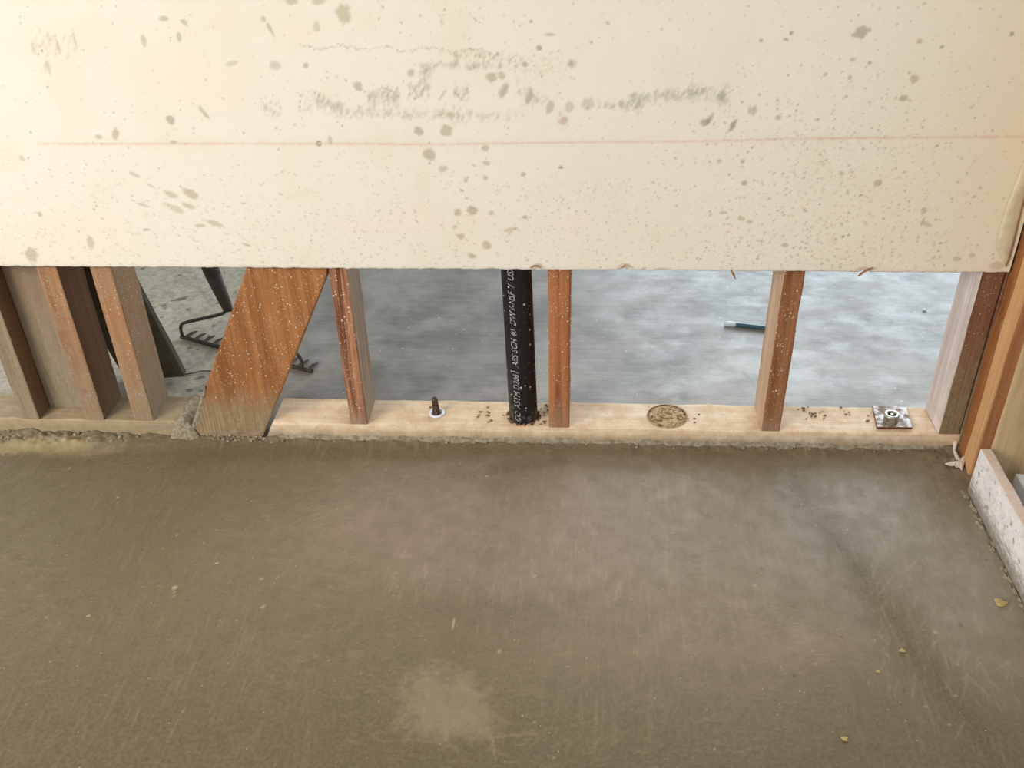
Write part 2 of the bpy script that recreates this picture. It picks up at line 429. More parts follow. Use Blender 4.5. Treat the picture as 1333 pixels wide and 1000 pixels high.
for _ in range(420):
    px = random.uniform(640, 860); py = 230 + 120 * random.random()
    wspot(px, py, random.uniform(.6, 1.3), None, 0, random.choice(BRs), random.uniform(.2, .6))
# torn and crushed paper at the cut edge: bare gypsum shows
for px, py, rx, ry in [(812, 348, 8, 5), (700, 346, 6, 4), (640, 350, 7, 3), (1298, 346, 10, 6), (860, 350, 10, 2), (1125, 350, 9, 3), (350, 349, 5, 2)]:
    wspot(px, py, rx, ry, 0, srgb(205, 176, 146), .7)
# edge profile
zb = np.array([noise.noise(Vector((x * 60, 3.3, 0))) * 0.0014 + noise.noise(Vector((x * 220, 1, 0))) * 0.0008 for x in U])
for px, dz, wd in [(812, .004, .006), (700, -.002, .004), (548, -.002, .003), (452, -.003, .004), (955, .002, .004), (1125, .003, .006)]:
    x0 = W(px, 350)[0]; zb += dz * np.exp(-((U - x0) / wd) ** 2)
P = np.zeros(cv.U.shape + (3,)); P[..., 0] = cv.U; P[..., 1] = -0.0127; P[..., 2] = cv.V
k = np.exp(-(cv.V - ZB) / 0.004); P[..., 2] += zb[None, :] * k
P[..., 1] += np.exp(-(cv.V - ZB) / 0.0025) * (0.0012 + 0.0012 * (cv.n2 - .5))
P[..., 1] -= np.clip(cv.n1 - .62, 0, 1) * .0006
def dry_extra(idx, nv, P, col):
    R, K = idx.shape
    bot = P[0].copy(); bot[:, 1] = 0.0 - 0.0002; top = P[-1].copy(); top[:, 1] = -0.0002
    ev = np.vstack([bot, top]); ec = np.tile(np.array(srgb(200, 190, 172)[:3]), (2 * K, 1))
    b = nv + np.arange(K); t = nv + K + np.arange(K); f = []
    f.append(np.stack([idx[0, 1:], idx[0, :-1], b[:-1], b[1:]], -1))
    f.append(np.stack([idx[-1, :-1], idx[-1, 1:], t[1:], t[:-1]], -1))
    f.append(np.stack([b[1:], b[:-1], t[:-1], t[1:]], -1))
    # ends: strip of quads to a shared back edge is not needed at that scale; one quad each
    f.append(np.array([[idx[0, -1], b[-1], t[-1], idx[-1, -1]], [b[0], idx[0, 0], idx[-1, 0], t[0]]]))
    return ev, np.vstack(f), ec
n = N('drywall_paper')
a = n.new('ShaderNodeAttribute', attribute_name='stain').outputs['Color']
fine = n.specks(620, 0.36, 2.6, off=4)
reg = n.ramp(n.noise((1, 1, 1), 5, 2, 0.5, off=2), 0.4, 0.62, 0.05, 0.5)
col = n.mix(n.math('MULTIPLY', fine, reg), a, srgb(176, 158, 128))
col = n.mix(n.ramp(n.noise((1, 1, 1), 900, 2, 0.5), 0.35, 0.7, 0, 0.06), col, srgb(190, 178, 150))
nb = n.bump(n.noise((1, 1, 1), 700, 3, 0.6), 0.25, 0.0006)
nb = n.bump(n.noise((1, 1, 1), 60, 3, 0.6), 0.15, 0.001, nb)
dry_m = n.done(col, 0.85, nb, 0.2)
dry = grid_mesh('wall_back', P, cv.c, dry_m, dry_extra)
tag(dry, 'cream drywall sheet cut off along its bottom, spattered with cement and marked by a red chalk line', None, kind='structure')

# loose paper tape in the corner of the sheet (part of the wall)
tp_m = N('paper_tape')
tp_m = tp_m.done(tp_m.mix(tp_m.ramp(tp_m.noise((1, 1, 1), 40, 4, 0.6), .35, .7), srgb(208, 194, 164), srgb(228, 212, 182)), 0.9, tp_m.bump(tp_m.noise((1, 1, 1), 120, 4, 0.6), .6, .002), 0.15)
bm = bmesh.new()
tape = [((1296, 322), (1309, 347)), ((1296.5, 316), (1314, 336)), ((1300, 300), (1319, 318)), ((1306, 280), (1325, 292)), ((1312, 262), (1330, 272)), ((1322, 236), (1337, 248)), ((1334, 205), (1346, 212)), ((1350, 150), (1362, 156)), ((1370, 80), (1384, 86))]
rows = []
for i, (l, r) in enumerate(tape):
    pl, pr = wallp(*l), wallp(*r)
    pr.x = min(pr.x, WX1 - 0.0008); row = []
    for j in range(6):
        t = j / 5; p = pl.lerp(pr, t)
        p.y = -0.0137 - 0.0020 * math.sin(t * math.pi) - 0.0012 * (1 - t) - 0.0005 * noise.noise(Vector((i, j, 0)))
        row.append(bm.verts.new(p))
    rows.append(row)
for ra, rb in zip(rows, rows[1:]):
    for j in range(5): bm.faces.new((ra[j], ra[j + 1], rb[j + 1], rb[j]))
o = obj('paper_tape', bm, tp_m, dry, True)
sm = o.modifiers.new('s', 'SOLIDIFY'); sm.thickness = 0.0012; sm.offset = 1
tag(o, 'puckered strip of paper tape at the corner end of the drywall')
# torn paper curls at the cut edge
tc_m = N('torn_paper').done(srgb(150, 104, 66), 0.9, None, 0.1)
def curl(pts, wd, th=0.0007, mat=tc_m):
    bm = bmesh.new(); prev = None
    for i, (px, py) in enumerate(pts):
        p = at(px, py, 1, -0.016 - 0.003 * math.sin(i * 1.3)); t = wd * (1 - abs(i / (len(pts) - 1) - .45) * 1.5)
        a, b = bm.verts.new(p + Vector((-t, 0, 0))), bm.verts.new(p + Vector((t, -0.002, 0.0004)))
        if prev: bm.faces.new((prev[0], prev[1], b, a))
        prev = (a, b)
    o = obj('torn_paper', bm, mat, dry); s = o.modifiers.new('s', 'SOLIDIFY'); s.thickness = th
    return o
tag(curl([(952, 351), (955, 357), (957, 363)], 0.0022), 'brown torn paper shred hanging from the cut edge')
tag(curl([(1117, 360), (1121, 356), (1128, 351), (1136, 348)], 0.0034), 'brown torn paper shred hanging from the cut edge')
tag(curl([(805, 349), (811, 343), (820, 349)], 0.003, mat=tp_m), 'pale torn paper flap lifted off the cut edge')
tag(curl([(690, 349), (697, 345), (705, 349)], 0.003), 'brown torn paper flap at the cut edge')

# ================================================================== FLOOR (new concrete in the room)
U = lines((-3.2, -1.25, 0.08), (-1.25, 0.98, 0.0032), (0.98, 2.2, 0.08))
V = lines((-3.6, -0.92, 0.08), (-0.92, -0.10, 0.0034), (-0.10, 0.03, 0.0018))
fc = Canvas(U, V, srgb(130, 114, 90))
def F(px, py): p = floorp(px, py); return p.x, p.y
def fsoft(px, py, rx, ry, ang, col, a, rough=.6):
    u, v = F(px, py); fc.soft(u, v, rx, ry, ang, srgb(*col), a, rough)
TAU = (158, 136, 120); OLV = (112, 100, 70); GRY = (160, 152, 138); WET = (104, 92, 66); PALE = (160, 142, 116)
fc.put(np.clip((fc.fbm(3.2, 21) - .42) * 3.2, 0, 1), srgb(118, 110, 84), .5)
fsoft(120, 720, .38, .42, 0, (112, 104, 76), .8)
fsoft(60, 950, .35, .22, 0, (98, 84, 56), .65)
fsoft(330, 700, .22, .25, .2, (118, 106, 76), .6)
fsoft(560, 690, .30, .16, .1, TAU, .75)
fsoft(760, 700, .30, .20, -.1, TAU, .8)
fsoft(960, 690, .20, .16, .0, (150, 136, 116), .7)
fsoft(900, 830, .24, .16, 0, (148, 130, 104), .6)
fsoft(480, 900, .30, .14, 0, (110, 102, 76), .6)
fsoft(800, 960, .40, .13, 0, (112, 98, 70), .7)
fsoft(1180, 680, .14, .14, -.5, GRY, .8)
fsoft(1270, 760, .12, .20, -.3, GRY, .8)
fsoft(1080, 690, .05, .10, .4, (146, 140, 128), .5)
fsoft(1120, 900, .14, .12, 0, (120, 104, 74), .5)
fsoft(200, 985, .50, .12, 0, (92, 80, 52), .75, .3)  # light falloff painted as darker near floor, here and next two lines
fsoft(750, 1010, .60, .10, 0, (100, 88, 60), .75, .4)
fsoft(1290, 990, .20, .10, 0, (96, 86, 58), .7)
fsoft(640, 800, .22, .05, .1, (112, 100, 78), .5)
fsoft(420, 800, .10, .10, 0, (118, 108, 82), .5)
fsoft(700, 740, .14, .06, 0, (150, 132, 114), .45)
fsoft(860, 640, .20, .04, 0, (160, 142, 122), .5)
fsoft(1230, 640, .05, .10, 0, (132, 116, 86), .5)
# dark curved track running down to the right
fc.stroke([F(1030, 625), F(1075, 690), F(1125, 750), F(1170, 820), F(1225, 890), F(1300, 990), F(1400, 1080)], 0.030, srgb(100, 84, 50), .72, rough=.9, soft=.95)
fc.stroke([F(1075, 690), F(1125, 750), F(1170, 820), F(1225, 890), F(1300, 990)], 0.010, srgb(100, 84, 54), .35, rough=1.2, soft=.9)
fc.stroke([F(1020, 640), F(1062, 720), F(1108, 790), F(1150, 880)], 0.016, srgb(134, 120, 104), .4, rough=1.2, soft=.95)
# darker band along the foot of the plate
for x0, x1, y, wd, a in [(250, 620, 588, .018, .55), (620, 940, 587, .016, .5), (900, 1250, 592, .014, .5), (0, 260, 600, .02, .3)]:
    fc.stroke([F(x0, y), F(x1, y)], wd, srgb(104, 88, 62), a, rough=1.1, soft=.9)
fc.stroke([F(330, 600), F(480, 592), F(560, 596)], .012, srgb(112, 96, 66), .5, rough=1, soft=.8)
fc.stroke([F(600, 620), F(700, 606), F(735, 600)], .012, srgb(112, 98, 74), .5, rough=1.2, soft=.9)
# pale dried patches
u, v = F(580, 915); fc.spot(u, v, .066, .062, 0, srgb(160, 144, 114), .62, soft=.35, rough=.9)
u, v = F(615, 940); fc.spot(u, v, .04, .03, 0, srgb(158, 140, 108), .4, soft=.4, rough=.9)
u, v = F(1055, 840); fc.spot(u, v, .07, .035, .2, srgb(162, 140, 112), .5, soft=.7, rough=.9)
u, v = F(620, 650); fc.spot(u, v, .03, .04, 0, srgb(164, 146, 124), .5, soft=.8, rough=.9)
# trowel and broom scratches
def scratches(n, box, L, ang, spread, col, a, wd=.0012):
    for _ in range(n):
        px = random.uniform(box[0], box[2]); py = random.uniform(box[1], box[3]); u, v = F(px, py)
        l = random.uniform(*L); an = ang + random.gauss(0, spread)
        for j in range(3):
            t = (j - 1) * l * .33
            fc.spot(u + math.cos(an + j * .08) * t, v + math.sin(an + j * .08) * t, l * .3, wd * random.uniform(.8, 1.8), an, srgb(*col), a * random.uniform(.3, 1), soft=.6, rough=.6)
scratches(260, (500, 610, 900, 780), (.02, .05), 1.42, .12, (184, 164, 142), 0.225)
scratches(60, (300, 700, 560, 980), (.008, .03), 1.3, .5, (166, 152, 122), 0.180)
scratches(90, (640, 780, 1000, 990), (.01, .05), .5, .6, (168, 150, 120), 0.180)
scratches(110, (380, 600, 640, 700), (.01, .04), .5, .4, (174, 154, 132), 0.180)
scratches(200, (1130, 620, 1320, 900), (.01, .05), 1.35, .5, (184, 178, 162), 0.203)
scratches(120, (860, 620, 1010, 840), (.02, .06), 1.5, .15, (176, 158, 134), 0.180)
scratches(80, (0, 640, 400, 980), (.01, .05), .3, .8, (138, 126, 96), 0.135)
for px, py, r, al in [(227, 765, 2.2, .9), (282, 733, 1.6, .9), (230, 697, 1.3, .8), (115, 803, 1.5, .8), (153, 648, 1.4, .8), (90, 610, 1.4, .7), (340, 753, 1.8, .6), (650, 848, 2, .8), (634, 620, 1.3, .8), (342, 790, 2, .5), (300, 757, 1.2, .7)]:
    u, v = F(px, py); fc.spot(u, v, r * .0016, None, 0, srgb(220, 206, 170), al, rough=.6)
fc.stroke([F(592, 805), F(588, 820)], .0012, srgb(206, 188, 150), .8); fc.stroke([F(227, 765), F(227, 776)], .001, srgb(196, 184, 148), .6)
fc.stroke([F(645, 990), F(640, 960), F(700, 955)], .0016, srgb(160, 144, 110), .5); fc.stroke([F(1255, 940), F(1245, 960)], .0016, srgb(160, 144, 110), .5)
fc.stroke([F(1278, 688), F(1288, 668), F(1296, 655)], .002, srgb(176, 168, 148), .6)
for _ in range(70):
    px = random.uniform(20, 1300); py = random.uniform(600, 990); u, v = F(px, py)
    fc.spot(u, v, random.uniform(.0012, .0026), None, 0, srgb(*random.choice([(186, 172, 138), (74, 64, 48), (196, 184, 150)])), random.uniform(.3, .8), rough=.6)
# dry light spill at the left, against the plate
fc.stroke([F(-60, 585), F(40, 584), F(110, 582)], .016, srgb(196, 176, 128), .7, rough=1.4, soft=.5)
fc.stroke([F(70, 588), F(120, 590), F(158, 582)], .014, srgb(166, 148, 112), .6, rough=1.6, soft=.6)
fc.c *= np.array([.92, .915, .93])
# relief
P = np.zeros(fc.U.shape + (3,)); P[..., 0] = fc.U; P[..., 1] = fc.V
near = np.clip((fc.V + 0.055) / 0.055, 0, 1)
h = (fc.fbm(4, 31) - .5) * .003 + (fc.fbm(16, 32) - .5) * .0010
h += (fc.fbm(20, 33, su=2.2, sv=.3) - .5) * .0007
h += near ** 2 * (.006 + .010 * (fc.fbm(45, 34) - .45)) + near ** 4 * .004 * (fc.fbm(160, 35) - .3)
leftpile = np.exp(-((fc.U + 1.02) / .16) ** 2) * np.exp(-((fc.V + .015) / .025) ** 2)
h += leftpile * (.008 + .02 * (fc.fbm(70, 36) - .4))
rightcorner = np.exp(-((fc.U - .78) / .05) ** 2) * np.exp(-((fc.V + .02) / .05) ** 2)
h += rightcorner * (.006 + .016 * (fc.fbm(60, 37) - .4))
h = np.where(fc.V > 0.0, -0.004, h)
P[..., 2] = FZ + h
n = N('fresh_concrete')
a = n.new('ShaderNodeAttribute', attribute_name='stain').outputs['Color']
n1 = n.noise((1, 1, 1), 26, 6, 0.65, off=1); n2 = n.noise((1, 1, 1), 170, 4, 0.6, off=2)
br = n.noise((130, 14, 1), 1.0, 4, 0.6, off=3, dist=.8); br2 = n.noise((30, 90, 1), 1.0, 4, 0.6, off=5, dist=1.2)
sel = n.ramp(n.noise((1, 1, 1), 3.5, 2, .5, off=7), .42, .58)
bb = n.math('ADD', n.math('MULTIPLY', br, n.math('SUBTRACT', 1.0, sel)), n.math('MULTIPLY', br2, sel))
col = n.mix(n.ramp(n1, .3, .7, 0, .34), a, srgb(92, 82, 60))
col = n.mix(n.ramp(bb, .5, .75, 0, .22), col, srgb(176, 160, 136))
col = n.mix(n.ramp(n2, .35, .65, 0, .2), col, srgb(150, 138, 112))
col = n.mix(n.math('MULTIPLY', n.specks(150, .22, 12, off=9), .5), col, srgb(206, 192, 156))
nb = n.bump(bb, .45, .0018); nb = n.bump(n2, .22, .001, nb)
rg = n.ramp(n1, .3, .7, .42, .62)
floor_m = n.done(col, rg, nb, 0.45)
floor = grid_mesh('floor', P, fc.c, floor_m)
tag(floor, 'smooth troweled new concrete floor, damp brown with a dark curved track', None, kind='structure')
for p_ in floor.data.polygons: pass
floor.data.polygons.foreach_set('use_smooth', np.ones(len(floor.data.polygons), dtype=bool))

# ------------------------------------------------------------------ slab behind the wall
n = N('broomed_slab')
x = n.xyz()
l1 = n.noise((5, 210, 1), 1.0, 3, 0.6, off=1, dist=.4); l2 = n.noise((11, 70, 1), 1.0, 4, 0.6, off=2, dist=.6)
bl = n.noise((1, 1, 1), 7.5, 5, 0.62, off=3); fn = n.noise((1, 1, 1), 60, 5, 0.65, off=4)
col = n.mix(n.ramp(bl, .32, .68), srgb(122, 117, 110), srgb(166, 160, 152))
col = n.mix(n.ramp(l2, .45, .7, 0, .32), col, srgb(170, 166, 160))
col = n.mix(n.ramp(l1, .42, .62, 0, .16), col, srgb(86, 84, 82))
haze = n.math('MULTIPLY', n.ramp(n.noise((1, 1.3, 1), 9, 5, .65, off=12), .44, .66), n.ramp(x[0], .0, .3))
col = n.mix(n.math('MULTIPLY', haze, .6), col, srgb(205, 205, 203))
# unswept mortar film over the left part of the slab
lm = n.ramp(n.math('ADD', x[0], n.math('MULTIPLY', n.math('SUBTRACT', bl, .5), .35)), -.70, -.58, 1, 0)
lc = n.mix(n.ramp(fn, .3, .7), srgb(158, 150, 134), srgb(198, 190, 174))
lc = n.mix(n.ramp(n.noise((1, 1, 1), 16, 3, .6, off=8), .62, .7, 0, .75), lc, srgb(92, 86, 76))
lc = n.mix(n.math('MULTIPLY', n.specks(34, .32, 2.0, off=3), .6), lc, srgb(80, 76, 70))
col = n.mix(lm, col, lc)
col = n.mix(n.math('MULTIPLY', n.specks(60, .16, 4, off=6), .7), col, srgb(230, 232, 235))
nb = n.bump(l1, .22, .0010); nb = n.bump(bl, .10, .003, nb); nb = n.bump(fn, .2, .001, nb)
cl = n.noise((1, 1.6, 1), 13, 6, .68, off=15)
rg = n.math('ADD', n.ramp(cl, .34, .66, .38, .54), n.math('MULTIPLY', lm, .35))
slab_m = n.done(col, rg, nb, 0.5)
bm = bmesh.new()
ys = [-0.03 + 0.0, 0.12, 0.5, 1.0, 2.0, 3.5, 5.2]; xs = [-3.2, -1.6, -0.8, 0, 0.8, 1.6, 3.2, 4.4]
ys[0] = 0.0
gv = [[bm.verts.new((xx, yy, BZ)) for xx in xs] for yy in ys]
for a_, b_ in zip(gv, gv[1:]):
    for i in range(len(xs) - 1): bm.faces.new((a_[i], a_[i + 1], b_[i + 1], b_[i]))
slab = obj('floor', bm, slab_m)
tag(slab, 'grey broom-finished garage slab beyond the open stud bays', None, kind='structure')

# ceiling over both rooms
n = N('ceiling_board'); ceil_m = n.done(srgb(222, 216, 204), .9)
bm = bmesh.new(); bmesh.ops.create_cube(bm, size=1)
for v in bm.verts: v.co = Vector((v.co.x * 7.6 + .6, v.co.y * 8.8 + .8, 2.47 + v.co.z * .05))
tag(obj('ceiling', bm, ceil_m), kind='structure')

# ================================================================== FRAMING
TOP = 2.40
A_m = wood('weathered_stud_wood', (118, 98, 78), (166, 146, 124), seed=1, mud=(160, 142, 116), mud_top=.20, mud_soft=.26, stripes=.9, specks=.2)
B_m = wood('red_spattered_wood', (142, 100, 68), (176, 132, 96), seed=2, mud=(160, 142, 116), mud_top=.10, mud_soft=.17, red=(168, 106, 84), specks=.5, weather=(164, 140, 112), weather_amt=.5)
C_m = wood('red_marked_wood', (146, 102, 68), (180, 134, 96), seed=4.4, mud=(162, 144, 118), mud_top=.09, mud_soft=.16, red=(172, 104, 84), specks=.6, weather=(162, 138, 112), weather_amt=.5)
L_m = wood('striped_red_wood', (104, 58, 38), (196, 142, 108), seed=6, mud=(178, 152, 122), mud_top=.02, mud_soft=.05, stripes=.95, specks=1.1)
M_m = wood('orange_brown_wood', (128, 70, 40), (184, 120, 78), seed=8, mud=(172, 140, 108), mud_top=.03, mud_soft=.08, stripes=.95, specks=.8)
R_m = wood('brown_speckled_wood', (112, 68, 42), (160, 108, 72), seed=9, mud=(168, 138, 108), mud_top=.02, mud_soft=.06, stripes=.75, specks=.9)
K_m = wood('corner_stud_wood', (98, 62, 44), (138, 96, 70), seed=12, mud=(148, 130, 100), mud_top=.15, mud_soft=.14, specks=.4, stripes=.7)
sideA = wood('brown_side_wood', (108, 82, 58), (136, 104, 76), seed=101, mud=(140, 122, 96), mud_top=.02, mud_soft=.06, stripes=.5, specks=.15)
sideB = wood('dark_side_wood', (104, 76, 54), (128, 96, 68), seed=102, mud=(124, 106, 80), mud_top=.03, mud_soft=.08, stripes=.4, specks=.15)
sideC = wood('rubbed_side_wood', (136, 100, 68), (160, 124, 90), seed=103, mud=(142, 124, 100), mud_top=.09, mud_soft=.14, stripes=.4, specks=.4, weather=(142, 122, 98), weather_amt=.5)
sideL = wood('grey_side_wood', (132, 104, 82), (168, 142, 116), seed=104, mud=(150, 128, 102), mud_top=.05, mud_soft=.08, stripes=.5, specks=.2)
sideR = wood('lit_pale_side_wood', (186, 152, 124), (214, 184, 156), seed=105, stripes=.6, specks=.1)  # rear light on this face painted in as a paler tone
sideK = wood('lit_whitish_side_wood', (200, 184, 176), (232, 220, 212), seed=106, stripes=.7, specks=.1, weather=(196, 176, 172), weather_amt=.4)  # near-white because the light on this face is painted in

def stud(x0, x1, mat, label, seed, side=None, lean=0.0, y0=0.0, y1=0.089, cat='stud', group=None):
    bm = lumber_bm(x0, x1, y0, y1, 0.0006, TOP, 2, .02, .003, .0007, seed, lean, fine_to=.44)
    o = obj('wall_stud', bm, mat)
    if side:      # broad faces get own tones, some paled in colour for the rear light
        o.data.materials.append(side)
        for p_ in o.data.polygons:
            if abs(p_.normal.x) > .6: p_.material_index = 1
    return tag(o, label, cat, group)
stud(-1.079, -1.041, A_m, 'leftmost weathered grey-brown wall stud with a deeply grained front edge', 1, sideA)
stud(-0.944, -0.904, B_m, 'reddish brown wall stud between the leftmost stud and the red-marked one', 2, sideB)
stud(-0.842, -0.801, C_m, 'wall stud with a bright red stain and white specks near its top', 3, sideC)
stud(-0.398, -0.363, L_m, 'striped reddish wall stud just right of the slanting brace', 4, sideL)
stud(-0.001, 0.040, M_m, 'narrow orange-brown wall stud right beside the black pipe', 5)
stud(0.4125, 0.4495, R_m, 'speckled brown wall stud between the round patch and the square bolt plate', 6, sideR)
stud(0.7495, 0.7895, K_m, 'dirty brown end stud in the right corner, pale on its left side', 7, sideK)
# flat backing board between the two left studs
bk_m = wood('grey_backing_wood', (134, 108, 86), (160, 134, 110), seed=15, mud=(160, 146, 120), mud_top=.20, mud_soft=.16, stripes=.4, specks=.3, weather=(140, 126, 104), weather_amt=.6)
bm = lumber_bm(-1.040, -0.9455, .043, .081, .0006, TOP, 2, .02, .003, .0006, 20, 0, fine_to=.44)
tag(obj('backing_board', bm, bk_m), 'flat grey-brown backing board set back between the two left studs', 'board')

# sill plates
s1_m = wood('muddy_plate_wood', (156, 136, 108), (190, 168, 138), axis=0, seed=21, mud=(166, 148, 118), mud_top=-.012, mud_soft=.03, stripes=.5, specks=.2, weather=(150, 134, 104), weather_amt=.55)
s2_m = wood('fresh_plate_wood', (228, 198, 164), (244, 226, 198), axis=0, seed=23, mud=(158, 140, 112), mud_top=-.020, mud_soft=.016, stripes=.55, specks=.35, speck_col=(120, 90, 60), weather=(200, 160, 118), weather_amt=.4)
SL = 0.49
def plate(x0, x1, s0, s1, mat, label, seed, zb=-.046):
    # ends can be cut on the slope of the brace
    bm = lumber_bm(x0, x1, 0, .089, zb, 0.0, 0, .012, .003, .0009, seed)
    for v in bm.verts:
        for e, s in ((x0, s0), (x1, s1)):
            if abs(v.co.x - e) < 1e-6 and s: v.co.x = e + SL * v.co.z
        if v.co.y < .01:
            v.co.y += .0012 * noise.noise(Vector((v.co.x * 25, v.co.z * 60, seed)))
    o = obj('sill_plate', bm, mat); return tag(o, label, 'sill plate')
pl1 = plate(-2.6, -0.737, 0, 0, s1_m, 'grey cement-stained bottom plate left of the slanting brace', 1)
pl2 = plate(-0.5565, 0.90, 1, 0, s2_m, 'pale fresh bottom plate running from the slanting brace to the right corner', 2)

# cement smears and dirt on the fresh plate, the plugged round hole
cem_m = N('cement_lumps')
cem_m = cem_m.done(cem_m.mix(cem_m.ramp(cem_m.noise((1, 1, 1), 120, 5, .65), .3, .7), srgb(124, 112, 92), srgb(172, 160, 138)), .9, cem_m.bump(cem_m.noise((1, 1, 1), 260, 4, .6), .5, .001), .15)
dirt_m = N('dirt_crumbs')
dirt_m = dirt_m.done(dirt_m.mix(dirt_m.ramp(dirt_m.noise((1, 1, 1), 300, 3, .6), .4, .6), srgb(70, 54, 38), srgb(150, 120, 88)), .9, None, .15)
# round plug: disc with a rough rim
plug = empty('round_plug', (0.2345, 0.0455, 0))
bm = bmesh.new(); R0 = .0375; rings = []
for k, (rr, zz) in enumerate([(0, .0012), (.35, .0016), (.7, .0013), (.88, .0009), (.93, .0003), (.97, .0003), (1.02, .0022), (1.08, .0006)]):
    if rr == 0: rings.append([bm.verts.new((0, 0, zz))]); continue
    rings.append([bm.verts.new((R0 * rr * math.cos(t) * (1 + .02 * noise.noise(Vector((math.cos(t) * 3, math.sin(t) * 3, k)))), R0 * rr * math.sin(t) * (1 + .02 * noise.noise(Vector((math.cos(t) * 2, 5, k)))),
                               zz + .0009 * noise.noise(Vector((rr * 5 * math.cos(t), rr * 5 * math.sin(t), 2))) * (rr < .9))) for t in [2 * math.pi * i / 40 for i in range(40)]])
for i in range(40): bm.faces.new((rings[0][0], rings[1][i], rings[1][(i + 1) % 40]))
for a_, b_ in zip(rings[1:], rings[2:]):
    for i in range(40): bm.faces.new((a_[i], b_[i], b_[(i + 1) % 40], a_[(i + 1) % 40]))
n = N('plug_wood')
d = n.noise((1, 1, 1), 150, 5, .7, off=3); d2 = n.noise((1, 1, 1), 60, 3, .6, off=5, dist=2)
col = n.mix(n.ramp(d2, .35, .6), srgb(112, 84, 54), srgb(206, 178, 138)); col = n.mix(n.ramp(d, .5, .66, 0, .6), col, srgb(78, 60, 42))
plug_m = n.done(col, .85, n.bump(d, .6, .001), .15)
obj('plug_disc', bm, plug_m, plug, True)
bm = bmesh.new()
for rr, wd in ((.99, .0016),):
    pts = [(R0 * rr * math.cos(t), R0 * rr * math.sin(t) * 1.0, .0006 + .0006 * noise.noise(Vector((t * 2, 0, 0)))) for t in [2 * math.pi * i / 48 for i in range(49)]]
    tube_bm(bm, pts, [wd * (.7 + .5 * abs(noise.noise(Vector((i * .7, 1, 0))))) for i in range(49)], 6, False)
obj('hole_rim', bm, dirt_m, plug)
tag(plug, 'round dirt-ringed patch filling a drilled hole in the pale bottom plate', 'plug')

# ---------------------------------------------------------------- slanting brace
br_m = wood('brace_wood', (136, 84, 44), (182, 126, 78), axis=2, seed=31, mud=(158, 138, 108), mud_top=.055, mud_soft=.045, stripes=.55, specks=.9, weather=(150, 98, 56), weather_amt=.3)
# grain must follow the board: shear coordinates
for nd in br_m.node_tree.nodes:
    if nd.type == 'MAPPING': nd.inputs['Rotation'].default_value = (0, -math.atan(SL), 0)
def xl(z): return -0.7185 + SL * z
def xr(z): return -0.5645 + SL * z
bm = bmesh.new()
def bpoly(z):
    return xl(z), min(xr(z), -0.4003)
zs = list(np.arange(-.046, .36, .012)) + [.42, .5, .6, .649]
rows = []
for k, z in enumerate(zs):
    a0, a1 = bpoly(z)
    if a1 - a0 < .004: break
    row = []
    prof = [(0, 0), (.012, -.0), (.3, 0), (.7, 0), (.988, 0), (1, 0)]
    xsx = [a0 + .0015] + [a0 + .004 + (a1 - a0 - .008) * t for t in (0, .17, .34, .5, .66, .83, 1)] + [a1 - .0015]
    pts = [(a0, .003), (a0 + .0012, .0008)] + [(xx, 0) for xx in xsx[1:-1]] + [(a1 - .0012, .0008), (a1, .003), (a1, .035), (a1 - .003, .038), (a0 + .003, .038), (a0, .035)]
    for i, (xx, yy) in enumerate(pts):
        dd = .0016 * noise.noise(Vector((xx * 30, z * 30, i * .3))) if z < .06 else .0006 * noise.noise(Vector((xx * 120, z * 4, 0)))
        row.append(bm.verts.new((xx, yy - abs(dd) * (yy < .003) + (dd if z < .06 and yy < .003 else 0) * .6, z)))
    rows.append(row)
for a_, b_ in zip(rows, rows[1:]):
    nn = len(a_)
    for i in range(nn): bm.faces.new((a_[i], a_[(i + 1) % nn], b_[(i + 1) % nn], b_[i]))
bm.faces.new(rows[0][::-1]); bm.faces.new(rows[-1]); bmesh.ops.recalc_face_normals(bm, faces=bm.faces)
brace = tag(obj('diagonal_brace', bm, br_m), 'wide slanting orange-brown brace board with its foot caked in cement', 'brace')
# cement caked round its foot (parts of the brace)
bm = bmesh.new()
def fz(x, y):
    t = max(0, 1 - abs(x + .742) / (.034 + .012 * noise.noise(Vector((y * 45, 3, 7)))))
    e = max(0, min(1, (y + .014) / .012))
    nz = noise.noise(Vector((x * 60, y * 60, 2))) + .6 * noise.noise(Vector((x * 150, y * 150, 5)))
    return FZ - .004 + e * (.036 + .020 * t + .007 * nz) * (min(1, t * 1.6) ** .7) - .012 * (1 - min(1, t * 4))
G = []
for iy in range(44):
    y = -.016 + iy * .0024
    row = []
    for ix in range(30):
        x = -.777 + ix * .0022
        edge = xl(max(fz(x, y), -.04)) + .0015
        if 0 < y < .038: x = min(x, edge)
        row.append(bm.verts.new((x, y, fz(x, y))))
    G.append(row)
for a_, b_ in zip(G, G[1:]):
    for i in range(29): bm.faces.new((a_[i], a_[i + 1], b_[i + 1], b_[i]))
# smear dragged up the left edge of the brace
prev = None
for k in range(26):
    z = -.03 + k * .0046; w_ = (.006 + .010 * abs(noise.noise(Vector((z * 50, 1, 1))))) * (1 - max(0, z - .03) / .07)
    x = xl(z); a_ = [bm.verts.new((x - .0016, .012, z)), bm.verts.new((x - .0022, .001, z)), bm.verts.new((x + w_ * .4, -.0030 - .002 * noise.noise(Vector((z * 80, 3, 1))), z)), bm.verts.new((x + w_ * 1.6, .0004, z + .004))]
    if prev:
        for i in range(3): bm.faces.new((prev[i], prev[i + 1], a_[i + 1], a_[i]))
    prev = a_
for k in range(26):
    px = random.uniform(246, 345); lump(bm, at(px, 568 + random.uniform(-2, 6), 1, -.002), random.uniform(.0015, .004), 1, (1.4, .7, .8), .6, k)
tag(obj('cement_crust', bm, cem_m, brace, True), kind='stuff')

